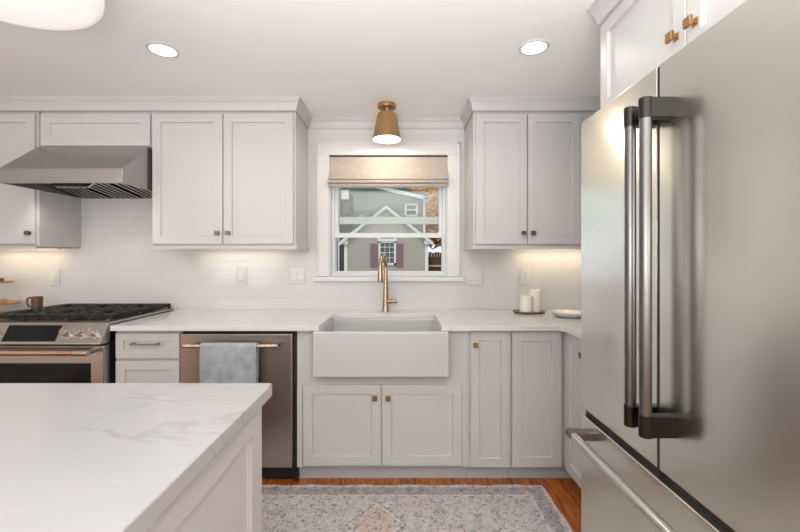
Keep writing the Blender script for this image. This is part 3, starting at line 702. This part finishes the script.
for a, b_ in ((fy0+0.055, fy0+0.10), (fy1-0.10, fy1-0.055)):
    MB().cyl((hx_, a, hz_), (hx_, b_, hz_), 0.0185, None, 28, 0.002).box(hx_, FX0+0.003, a+0.002, b_-0.002, hz_-0.0165, hz_+0.0165, 0.003).build('handle_mount', 'handle_steel', h, True)

# ------------------------------------------------------------------ island
IX1, IY1 = -0.382, 1.172; IX0, IY0 = -1.75, -0.75
o = MB().prism([(IX0, IY0), (IX1, IY0)]+arc(IX1-0.008, IY1-0.008, 0.008, 0, PI/2, 4)+[(IX0, IY1)], lambda u, v: (u, v, 0.857), lambda u, v: (u, v, 0.895), 0.0035).build('island_countertop', 'quartz')
tag(o, 'white veined quartz countertop of the kitchen island in front', 'countertop')
t = thing('island_cabinet', 'white panelled island base under the veined quartz top', 'island', (-1.07, 0.2, 0))
ix = IX1-0.022; iy = IY1-0.03
MB().box(IX0+0.03, ix-0.02, IY0+0.03, iy-0.02, 0.10, 0.856).build('carcass', 'cabinet_paint', t)
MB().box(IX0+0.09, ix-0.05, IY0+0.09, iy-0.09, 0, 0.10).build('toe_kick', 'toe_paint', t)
for a, b_ in ((0.19, iy), (IY0+0.03, 0.186)):
    MB().shaker(GX(ix-0.02), a, b_, 0.0, 0.855, 0.02, 0.075, 0.0165, 0.0006, 0.0012).build('end_panel', 'cabinet_paint', t)
FB = lambda y: (lambda u, v, w: (u, y+w, v))
for k in range(3):
    a = IX0+0.035+k*0.435; door(FB(iy-0.02), a, a+0.43, 0.11, 0.845, t, (a+0.40, 0.78))

# ------------------------------------------------------------------ rug
b = bmesh.new(); NX, NY = 110, 44; rx, ry = (RX0+RX1)/2, (RY0+RY1)/2
G = []
for j in range(NY+1):
    row = []
    for i in range(NX+1):
        u, v = i/NX, j/NY; x = RX0+(RX1-RX0)*u; y = RY0+(RY1-RY0)*v
        if j in (0, NY): y += 0.004*math.sin(x*23)+0.002*math.sin(x*61)
        if i == NX: x += 0.003*math.sin(y*31)
        row.append(b.verts.new((x+0.0-0.05*(y-RY1)*0.5, y, 0.009+0.0006*random.random())))
    G.append(row)
for j in range(NY):
    for i in range(NX): b.faces.new((G[j][i], G[j][i+1], G[j+1][i+1], G[j+1][i]))
edge_v = [v for v in b.verts if v.is_boundary]
r = bmesh.ops.extrude_edge_only(b, edges=[e for e in b.edges if e.is_boundary])
for g_ in r['geom']:
    if isinstance(g_, bmesh.types.BMVert): g_.co.z = 0.001
bmesh.ops.recalc_face_normals(b, faces=b.faces[:])
o = MB().merge(b).build('runner_rug', 'rug_pile', None, False, (rx, ry, 0)); tag(o, 'faded grey and pink patterned runner rug on the wood floor', 'rug')

# ------------------------------------------------------------------ roman shade
t = thing('roman_shade', 'beige linen roman shade drawn halfway up inside the window casing', 'shade', (-0.085, WB-0.02, 2.0))
sx0, sx1 = WX0+0.003, WX1-0.003
MB().box(sx0, sx1, WB-0.012, WB+0.025, 1.994, 2.010, 0.002).build('headrail', 'bark', t)
def sheet(prof, x0, x1, th):
    b = bmesh.new(); n = 30; G = []
    for yy, zz in prof: G.append([b.verts.new((x0+(x1-x0)*i/n, yy+0.0012*math.sin(i*1.1+zz*9), zz)) for i in range(n+1)])
    for a, d in zip(G, G[1:]):
        for i in range(n): b.faces.new((a[i], a[i+1], d[i+1], d[i]))
    bmesh.ops.recalc_face_normals(b, faces=b.faces[:]); bmesh.ops.solidify(b, geom=b.faces[:], thickness=th)
    return MB().merge(b)
yb = WB-0.012
sheet([(yb, 1.998), (yb-0.002, 1.95), (yb-0.006, 1.90), (yb-0.016, 1.868), (yb-0.034, 1.846), (yb-0.033, 1.838), (yb-0.008, 1.848)], sx0, sx1, 0.003).build('fabric', 'shade_linen', t, True)
sheet([(yb-0.008, 1.850), (yb-0.018, 1.834), (yb-0.038, 1.820), (yb-0.037, 1.812), (yb-0.008, 1.822)], sx0-0.004, sx1+0.002, 0.003).build('fold', 'shade_linen', t, True)
sheet([(yb-0.008, 1.825), (yb-0.018, 1.806), (yb-0.030, 1.795), (yb-0.028, 1.788), (yb-0.008, 1.795)], sx0-0.006, sx1+0.003, 0.003).build('fold', 'shade_linen', t, True)

# ------------------------------------------------------------------ lamps
# brass ceiling lamp over the sink
lx, ly = -0.087, 2.575
t = thing('ceiling_lamp', 'brass cone ceiling lamp over the sink in front of the window', 'lamp', (lx, ly, CEIL))
MB().lathe([(0, -0.001), (0.060, -0.001), (0.061, -0.004), (0.061, -0.024), (0.058, -0.027), (0, -0.027)], (lx, ly, CEIL)).build('canopy', 'brass', t, True)
MB().lathe([(0, -0.026), (0.012, -0.026), (0.012, -0.05), (0.020, -0.054), (0.020, -0.066), (0, -0.066)], (lx, ly, CEIL)).build('stem', 'brass', t, True)
sh = MB().lathe([(0.012, -0.062), (0.058, -0.064), (0.064, -0.068), (0.094, -0.232), (0.0925, -0.232), (0.0625, -0.070), (0.012, -0.066)], (lx, ly, CEIL)).build('lamp_shade', 'brass', t, True)
b = bmesh.new(); bmesh.ops.create_uvsphere(b, u_segments=24, v_segments=14, radius=0.045)
for v in b.verts: v.co = Vector((lx, ly, CEIL-0.155))+v.co*0.85
MB().merge(b).cyl((lx, ly, CEIL-0.13), (lx, ly, CEIL-0.073), 0.018, 0.018, 16).build('bulb', 'bulb_glow', t, True)
MB().lathe([(0.020, -0.0705), (0.0600, -0.0715), (0.0905, -0.2325), (0.0895, -0.2325), (0.0590, -0.0730), (0.020, -0.0720)], (lx, ly, CEIL)).build('lining', 'trim_paint', sh, True)
lamp('bulb_light', 'POINT', (lx, ly, CEIL-0.226), 4.0, (1, 0.88, 0.72), shadow_soft_size=0.02)

# recessed lights
for i, (cx, cy, en, lab) in enumerate(((-1.155, 1.90, 8, 'round recessed ceiling light on the hood side of the ceiling'), (0.645, 1.878, 11, 'round recessed ceiling light nearer the refrigerator'))):
    t = thing('recessed_light', lab, 'ceiling light', (cx, cy, CEIL), 'recessed lights in the kitchen ceiling')
    MB().lathe([(0.057, -0.001), (0.072, -0.001), (0.072, -0.004), (0.060, -0.007), (0.057, -0.006)], (cx, cy, CEIL)).build('trim_ring', 'trim_paint', t, True)
    MB().cyl((cx, cy, CEIL-0.004), (cx, cy, CEIL-0.001), 0.057, None, 32).build('lens', 'can_glow', t, True)
    lamp('recessed_spot', 'SPOT', (cx, cy, CEIL-0.012), en, (1, 0.97, 0.93), (cx, cy, 0), spot_size=2.6, spot_blend=0.8, shadow_soft_size=0.05)

# drum lamp over the island
cx, cy, dz, dr_ = -1.162, 1.080, 2.048, 0.275
t = thing('drum_lamp', 'wide glowing white drum lamp hung over the kitchen island', 'lamp', (cx, cy, CEIL))
MB().lathe([(0, -0.001), (0.065, -0.001), (0.065, -0.02), (0.06, -0.025), (0.012, -0.026), (0.012, -0.13), (0, -0.13)], (cx, cy, CEIL)).build('canopy', 'brass', t, True)
MB().lathe([(0, 0.115), (dr_-0.03, 0.115), (dr_-0.012, 0.11), (dr_-0.004, 0.06), (dr_, 0.030), (dr_-0.002, 0.016), (dr_-0.009, 0.006), (dr_-0.022, 0.001), (dr_-0.04, 0), (0, 0)], (cx, cy, dz), 64).build('lamp_shade', 'drum_glow', t, True)
lamp('drum_light', 'POINT', (cx, cy, dz-0.07), 1.2, (1, 0.9, 0.8), shadow_soft_size=0.2)

# under-cabinet strips
for xa, xb, lab, en in ((0.84, 1.46, 'slim warm light strip under the wall cabinet beside the refrigerator', 0.95), (-1.45, -0.80, 'slim warm light strip under the wall cabinet beside the window', 0.40), (-2.92, -2.40, 'slim warm light strip under the tall cabinet left of the hood', 0.65)):
    t = thing('light_strip', lab, 'light strip', ((xa+xb)/2, 2.74, 1.34), 'under-cabinet light strips')
    zt = 1.3455 if xa > -2 else 1.3445
    MB().box(xa, xb, 2.725, 2.755, zt-0.010, zt, 0.002).build('housing', 'trim_paint', t)
    MB().box(xa+0.01, xb-0.01, 2.73, 2.75, zt-0.012, zt-0.0095).build('diffuser', 'strip_glow', t)
    lamp('strip_light', 'AREA', ((xa+xb)/2, 2.74, zt-0.014), en, (1, 0.80, 0.58), ((xa+xb)/2, 2.80, 0.9), shape='RECTANGLE', size=xb-xa-0.02, size_y=0.02)

# ------------------------------------------------------------------ outlets and switches
def plate(x, z, w, kind, label):
    nm = {'switch': 'light_switch', 'double': 'light_switch', 'outlet': 'wall_outlet'}[kind]
    t = thing(nm, label, 'switch' if kind != 'outlet' else 'outlet', (x, WB, z), 'wall plates on the tiled backsplash')
    MB().box(x-w/2, x+w/2, WB-0.008, WB-0.0015, z-0.06, z+0.06, 0.003).build('cover_plate', 'plastic_white', t)
    xs = (x,) if kind != 'double' else (x-0.024, x+0.024)
    for q in xs:
        if kind == 'outlet':
            r_ = MB().box(q-0.017, q+0.017, WB-0.011, WB-0.007, z-0.035, z+0.035, 0.002).build('receptacle', 'plastic_white', t)
            mb = MB()
            for zz in (-0.019, 0.019):
                mb.box(q-0.008, q-0.006, WB-0.0116, WB-0.0108, z+zz-0.005, z+zz+0.006).box(q+0.006, q+0.008, WB-0.0116, WB-0.0108, z+zz-0.005, z+zz+0.006).cyl((q, WB-0.0116, z+zz-0.010), (q, WB-0.0108, z+zz-0.010), 0.0025, None, 10)
            mb.build('slots', 'black_gap', r_)
        else:
            MB().prism([(WB-0.009, z-0.033), (WB-0.016, z-0.030), (WB-0.009, z+0.033), (WB-0.007, z+0.033), (WB-0.007, z-0.033)], lambda u, v: (q-0.016, u, v), lambda u, v: (q+0.016, u, v)).build('rocker', 'plastic_white', t)
zc = lambda y: CAMZ(y)
CAMZ = lambda y: 1.27-(y-258)*WB/390
XW = lambda x: (x-400)*WB/390
plate(XW(55), CAMZ(277), 0.075, 'switch', 'white single switch plate on the tiles behind the gas range')
plate(XW(242), CAMZ(276), 0.075, 'switch', 'white single switch plate on the tiles above the dishwasher')
plate(XW(298), CAMZ(275.5), 0.118, 'double', 'white double switch plate just left of the window sill')
plate(XW(474.5), CAMZ(276), 0.118, 'double', 'white double switch plate just right of the window')
plate(XW(525), CAMZ(276), 0.075, 'outlet', 'white outlet with dark slots on the tiles behind the candles')

# ------------------------------------------------------------------ things on the counters
CZ = 0.8955
tx, ty = 0.880, 2.66
b = bmesh.new()
o = MB().lathe([(0, 0), (0.095, 0), (0.105, 0.006), (0.112, 0.014), (0.108, 0.015), (0.102, 0.010), (0, 0.008)], (tx, ty, CZ)).build('candle_tray', 'tray_wood', None, True, (tx, ty, CZ))
for v in o.data.vertices: v.co.y *= 0.72
tag(o, 'oval dark wooden tray under the two candles', 'tray')
for px, py, r_, h_, lab in ((tx-0.030, ty-0.025, 0.041, 0.112, 'shorter cream pillar candle in front on the wooden tray'), (tx+0.047, ty+0.012, 0.037, 0.148, 'taller cream pillar candle at the back of the wooden tray')):
    z0 = CZ+0.0085
    t = thing('pillar_candle', lab, 'candle', (px, py, z0), 'candles on the wooden tray')
    MB().lathe([(0, 0), (r_-0.002, 0), (r_, 0.002), (r_, h_-0.003), (r_-0.003, h_), (r_-0.006, h_-0.002), (0, h_-0.006)], (px, py, z0)).build('wax', 'wax', t, True)
    MB().tube([(px, py, z0+h_-0.008), (px+0.001, py, z0+h_), (px+0.003, py, z0+h_+0.006)], 0.0013, 8).build('wick', 'wick', t, True)
# plate
px, py = 1.085, 2.50
t = thing('dish', 'shallow white scalloped dish with pink dots near the refrigerator', 'dish', (px, py, CZ))
b = bmesh.new(); seg = 72; prof = [(0.0, 0.010), (0.065, 0.011), (0.085, 0.018), (0.120, 0.034), (0.122, 0.036), (0.118, 0.038), (0.095, 0.026), (0.0, 0.0)]
prof = [(0.0, 0.008), (0.07, 0.008), (0.09, 0.016), (0.112, 0.030), (0.116, 0.030), (0.094, 0.010), (0.07, 0.0), (0.0, 0.0)]
rings = []
for r_, z_ in prof:
    rings.append([b.verts.new((px+r_*(1+0.035*(r_/0.116)**2*math.cos(12*2*PI*k/seg))*math.cos(2*PI*k/seg), py+r_*(1+0.035*(r_/0.116)**2*math.cos(12*2*PI*k/seg))*math.sin(2*PI*k/seg), CZ+z_)) for k in range(seg)])
for a, d in zip(rings, rings[1:]):
    for k in range(seg): b.faces.new((a[k], a[(k+1) % seg], d[(k+1) % seg], d[k]))
bmesh.ops.remove_doubles(b, verts=b.verts[:], dist=1e-6); bmesh.ops.recalc_face_normals(b, faces=b.faces[:])
pl = MB().merge(b).build('bowl', 'ceramic_white', t, True)
for k in range(12):
    a = 2*PI*k/12; MB().cyl((px+0.1135*math.cos(a), py+0.1135*math.sin(a), CZ+0.0285), (px+0.1135*math.cos(a), py+0.1135*math.sin(a), CZ+0.032), 0.006, 0.004, 10).build('rim_dot', 'pink_dots', pl)

# left of the range: mug, two-tier stand with small pots, board
mx, my = -2.512, 2.70
t = thing('mug', 'small brown mug with handle standing behind the left end of the range', 'mug', (mx, my, CZ))
MB().lathe([(0, 0), (0.028, 0), (0.031, 0.003), (0.032, 0.106), (0.030, 0.108), (0.028, 0.104), (0.027, 0.008), (0, 0.006)], (mx, my, CZ)).build('cup', 'brown_glaze', t, True)
MB().tube([(mx-0.029, my, CZ+0.098), (mx-0.050, my, CZ+0.101), (mx-0.064, my, CZ+0.095), (mx-0.070, my, CZ+0.078), (mx-0.068, my, CZ+0.055), (mx-0.056, my, CZ+0.038), (mx-0.029, my, CZ+0.034)], 0.006, 10).build('handle', 'brown_glaze', t, True)
sxx, syy = -2.785, 2.66
t = thing('tiered_stand', 'two-tier serving stand with tan wooden tiers in the far left counter corner', 'stand', (sxx, syy, CZ))
MB().lathe([(0, 0), (0.055, 0), (0.055, 0.004), (0.011, 0.012), (0.008, 0.03), (0.008, 0.25), (0.014, 0.26), (0.010, 0.275), (0, 0.278)], (sxx, syy, CZ)).build('post', 'ceramic_white', t, True)
for z_, r_ in ((0.060, 0.15), (0.205, 0.115)):
    MB().lathe([(0.006, z_), (r_-0.01, z_), (r_, z_+0.012), (r_-0.003, z_+0.012), (r_-0.012, z_+0.004), (0.006, z_+0.004)], (sxx, syy, CZ)).build('tier', 'board_wood', t, True)
for dx, dy, z_, r_, h_, mt, lab in ((0.105, -0.03, 0.0645, 0.026, 0.034, 'tan_pottery', 'small tan pot at the right end of the lower tier'), (0.02, -0.105, 0.0645, 0.024, 0.030, 'brown_glaze', 'tiny dark brown pot in front on the lower tier'), (0.075, -0.02, 0.2095, 0.022, 0.030, 'brown_glaze', 'tiny brown pot at the right end of the upper tier'), (0.01, -0.07, 0.2095, 0.024, 0.036, 'tan_pottery', 'small tan pot in front on the upper tier')):
    x, y, z = sxx+dx, syy+dy, CZ+z_
    o = MB().lathe([(0, 0), (r_*0.75, 0), (r_, h_*0.4), (r_*0.95, h_*0.8), (r_*0.7, h_), (r_*0.6, h_*0.95), (r_*0.8, h_*0.5), (0, h_*0.15)], (x, y, z)).build('spice_pot', mt, None, True, (x, y, z)); tag(o, lab, 'pot', 'small pots on the tiered stand')
bx_, by_ = -2.66, 2.47
o = MB().lathe([(0, 0), (0.05, 0), (0.095, 0.022), (0.105, 0.038), (0.100, 0.039), (0.088, 0.026), (0.045, 0.008), (0, 0.007)], (bx_, by_, CZ)).build('wooden_bowl', 'board_wood', None, True, (bx_, by_, CZ)); tag(o, 'low wooden bowl on the counter left of the range', 'bowl')

# ------------------------------------------------------------------ outside the window
struct(MB().box(-40, 40, WB+0.16, 70, -0.8, -0.6).build('ground', 'lawn'))
# small beige gable building, front at Y=20
GY = 20.0; sc = GY/390
X_ = lambda px: (px-400)*sc
Z_ = lambda py: 1.27-(py-258)*sc
t = thing('garage', 'small beige gabled outbuilding with plum shutters outside the window', 'building', (X_(386), GY+2, -0.6))
gl, gr, ez, pz = X_(345.5), X_(427), Z_(240), Z_(208)
MB().prism([(gl, -0.6), (gr, -0.6), (gr, ez), ((gl+gr)/2, pz), (gl, ez)], lambda u, v: (u, GY, v), lambda u, v: (u, GY+3.4, v)).build('wall', 'siding_beige', t)
mb = MB(); mc = (gl+gr)/2; rw = 0.16
for sgn, xe in ((-1, gl), (1, gr)):
    x2 = xe+sgn*0.30; slope = (pz-ez)/(mc-gl); z2 = ez-0.30*slope
    mb.prism([(mc, pz+0.14), (x2, z2+0.14), (x2, z2-0.06), (mc, pz-0.06)], lambda u, v: (u, GY-0.22, v), lambda u, v: (u, GY-0.04, v))
mb.build('rake_board', 'grey_siding_trim', t)
mb = MB()
for sgn, xe in ((-1, gl), (1, gr)):
    x2 = xe+sgn*0.32; z2 = ez-0.32*slope
    mb.prism([(mc, pz+0.20), (x2, z2+0.20), (x2, z2+0.14), (mc, pz+0.14)], lambda u, v: (u, GY-0.25, v), lambda u, v: (u, GY+3.5, v))
mb.build('roof', 'shingles', t)
for xe, sg in ((gl, -1), (gr, 1)):
    MB().box(min(xe+sg*0.06, xe-sg*0.10), max(xe+sg*0.06, xe-sg*0.10), GY-0.04, GY+0.06, -0.6, ez-0.05).build('corner_board', 'grey_siding_trim', t)
    MB().box(min(xe+sg*0.20, xe-sg*0.14), max(xe+sg*0.20, xe-sg*0.14), GY-0.16, GY-0.03, ez-0.22, ez-0.02).build('eave_return', 'grey_siding_trim', t)
wx0, wx1, wz0, wz1 = X_(378.5), X_(396), Z_(265), Z_(237.5)
w_ = MB(); fw = 0.10
w_.box(wx0, wx1, GY-0.06, GY+0.01, wz1-0.28, wz1-0.10).box(wx0-0.05, wx1+0.05, GY-0.09, GY+0.01, wz1-0.20, wz1-0.06).box(wx0, wx0+fw, GY-0.06, GY, wz0, wz1).box(wx1-fw, wx1, GY-0.06, GY, wz0, wz1).box(wx0, wx1, GY-0.06, GY, wz0, wz0+fw)
for k in (1, 2): w_.box(wx0+fw+k*(wx1-wx0-2*fw)/3-0.012, wx0+fw+k*(wx1-wx0-2*fw)/3+0.012, GY-0.03, GY, wz0, wz1-0.1)
for k in (1, 2, 3): w_.box(wx0, wx1, GY-0.03, GY, wz0+fw+k*0.27-0.012, wz0+fw+k*0.27+0.012)
f = w_.build('window', 'grey_siding_trim', t)
MB().box(wx0+0.02, wx1-0.02, GY-0.012, GY-0.002, wz0+0.02, wz1-0.02).build('pane', 'far_glass', f)
for a, b_ in ((X_(370.5), wx0-0.01), (wx1+0.01, X_(403))): MB().box(a, b_, GY-0.07, GY-0.002, Z_(267), Z_(243.5), 0.01).build('shutter', 'shutter_plum', t)
# big grey house behind
HY = 30.0; sc2 = HY/390
X2 = lambda px: (px-400)*sc2
Z2 = lambda py: 1.27-(py-258)*sc2
t = thing('house', 'large grey clapboard house behind the beige outbuilding', 'house', (X2(360), HY+4, -0.6))
hr = X2(425); hl = X2(335); pk = X2(335)
MB().prism([(hl-1.3, -0.6), (hr, -0.6), (hr, Z2(197)), (pk, Z2(177)), (hl-1.3, Z2(180))], lambda u, v: (u, HY, v), lambda u, v: (u, HY+8, v)).build('wall', 'siding_grey', t)
MB().prism([(pk, Z2(176)), (hr+0.25, Z2(197.5)), (hr+0.25, Z2(201)), (pk, Z2(179.5))], lambda u, v: (u, HY-0.4, v), lambda u, v: (u, HY-0.1, v)).box(hr-0.14, hr+0.02, HY-0.05, HY, -0.6, Z2(199)).box(hr-0.15, hr+0.30, HY-0.4, HY+0.3, Z2(201.5), Z2(197.8)).build('rake_board', 'grey_siding_trim', t)
MB().prism([(pk, Z2(173)), (hr+0.3, Z2(194.2)), (hr+0.3, Z2(197.2)), (pk, Z2(176))], lambda u, v: (u, HY-0.45, v), lambda u, v: (u, HY+8.2, v)).build('roof', 'shingles', t)
a, b_, c_, d_ = X2(404.5), X2(418), Z2(216.5), Z2(203.5)
f = MB().box(a, a+0.16, HY-0.07, HY, c_, d_).box(b_-0.16, b_, HY-0.07, HY, c_, d_).box(a, b_, HY-0.07, HY, d_-0.16, d_).box(a, b_, HY-0.07, HY, c_, c_+0.12).box(a, b_, HY-0.06, HY, (c_+d_)/2-0.05, (c_+d_)/2+0.05).build('window', 'grey_siding_trim', t)
MB().box(a+0.02, b_-0.02, HY-0.02, HY-0.005, c_+0.02, d_-0.02).build('pane', 'far_glass', f)
# dark brick building at the left
t = thing('brick_house', 'dark brick house edge left of the beige outbuilding', 'house', (X_(330), 24, -0.6))
MB().box((300-400)*24/390, (350-400)*24/390, 24, 25.8, -0.6, 5.3).build('wall', 'house_brick', t)
MB().box((338-400)*24/390, (339.5-400)*24/390, 23.9, 24.0, -0.6, 4.7).build('downspout', 'grey_siding_trim', t)
MB().box((342-400)*24/390, (349-400)*24/390, 23.7, 24.0, 4.85, 5.4).build('gutter_end', 'grey_siding_trim', t)
# fence, shed, autumn tree at the right
t = thing('plank_fence', 'dark brown plank fence right of the beige outbuilding', 'fence', (2.6, 23, -0.6))
mb = MB()
for k in range(24): mb.box(1.55+k*0.16, 1.55+k*0.16+0.145, 23, 23.03, -0.6, 1.60+0.03*math.sin(k*2.2), 0.005)
mb.build('planks', 'fence_wood', t)
MB().box(1.5, 5.5, 22.92, 23.0, 0.75, 0.86).build('rail', 'board_wood', t)
t = thing('shed', 'low white roofed shed behind the brown plank fence', 'shed', (3.2, 26, -0.6))
MB().box(1.9, 4.9, 25.4, 27.6, -0.6, 1.4).build('wall', 'house_brick', t)
MB().prism([(1.6, 1.35), (5.2, 1.35), (4.2, 2.05), (2.6, 2.05)], lambda u, v: (u, 25.1 if v < 1.6 else 26.3, v), lambda u, v: (u, 27.9 if v < 1.6 else 26.7, v)).build('roof', 'shed_roof', t)
def tree(x, y, zc_, rad, n, label):
    t = thing('maple_tree', label, 'tree', (x, y, -0.6), 'autumn trees behind the houses')
    MB().tube([(x, y, -0.6), (x+0.1, y, 1.2), (x-0.05, y, 3), (x+0.1, y, zc_)], [0.26, 0.21, 0.16, 0.05], 10).tube([(x, y, 2.2), (x+0.5, y-0.2, 3.2), (x+1.2, y-0.3, zc_)], [0.10, 0.07, 0.03], 8).tube([(x, y, 2.0), (x-0.5, y-0.2, 3.0), (x-1.1, y-0.3, zc_)], [0.10, 0.07, 0.03], 8).build('trunk', 'bark', t, True)
    b = bmesh.new()
    for k in range(n):
        d = Vector((random.gauss(0, 1), random.gauss(0, 1), random.gauss(0, 1))).normalized()*rad*random.uniform(0.35, 1.0)
        p = Vector((x, y, zc_))+Vector((d.x, d.y, d.z*0.85))
        e1 = Vector((random.gauss(0, 1), random.gauss(0, 1), random.gauss(0, 1))).normalized(); e2 = e1.orthogonal().normalized(); s_ = random.uniform(0.12, 0.26)
        vs = [b.verts.new(p+e1*s_), b.verts.new(p+e2*s_*0.7), b.verts.new(p-e1*s_), b.verts.new(p-e2*s_*0.7)]; b.faces.new(vs)
    MB().merge(b).build('foliage', 'autumn_leaf', t)
tree(4.6, 43.4, 6.2, 4.7, 15000, 'orange leaved autumn tree right of the grey house gable')
tree(-1.0, 58, 11.6, 3.6, 4000, 'orange leaved autumn tree rising over the grey house roof')
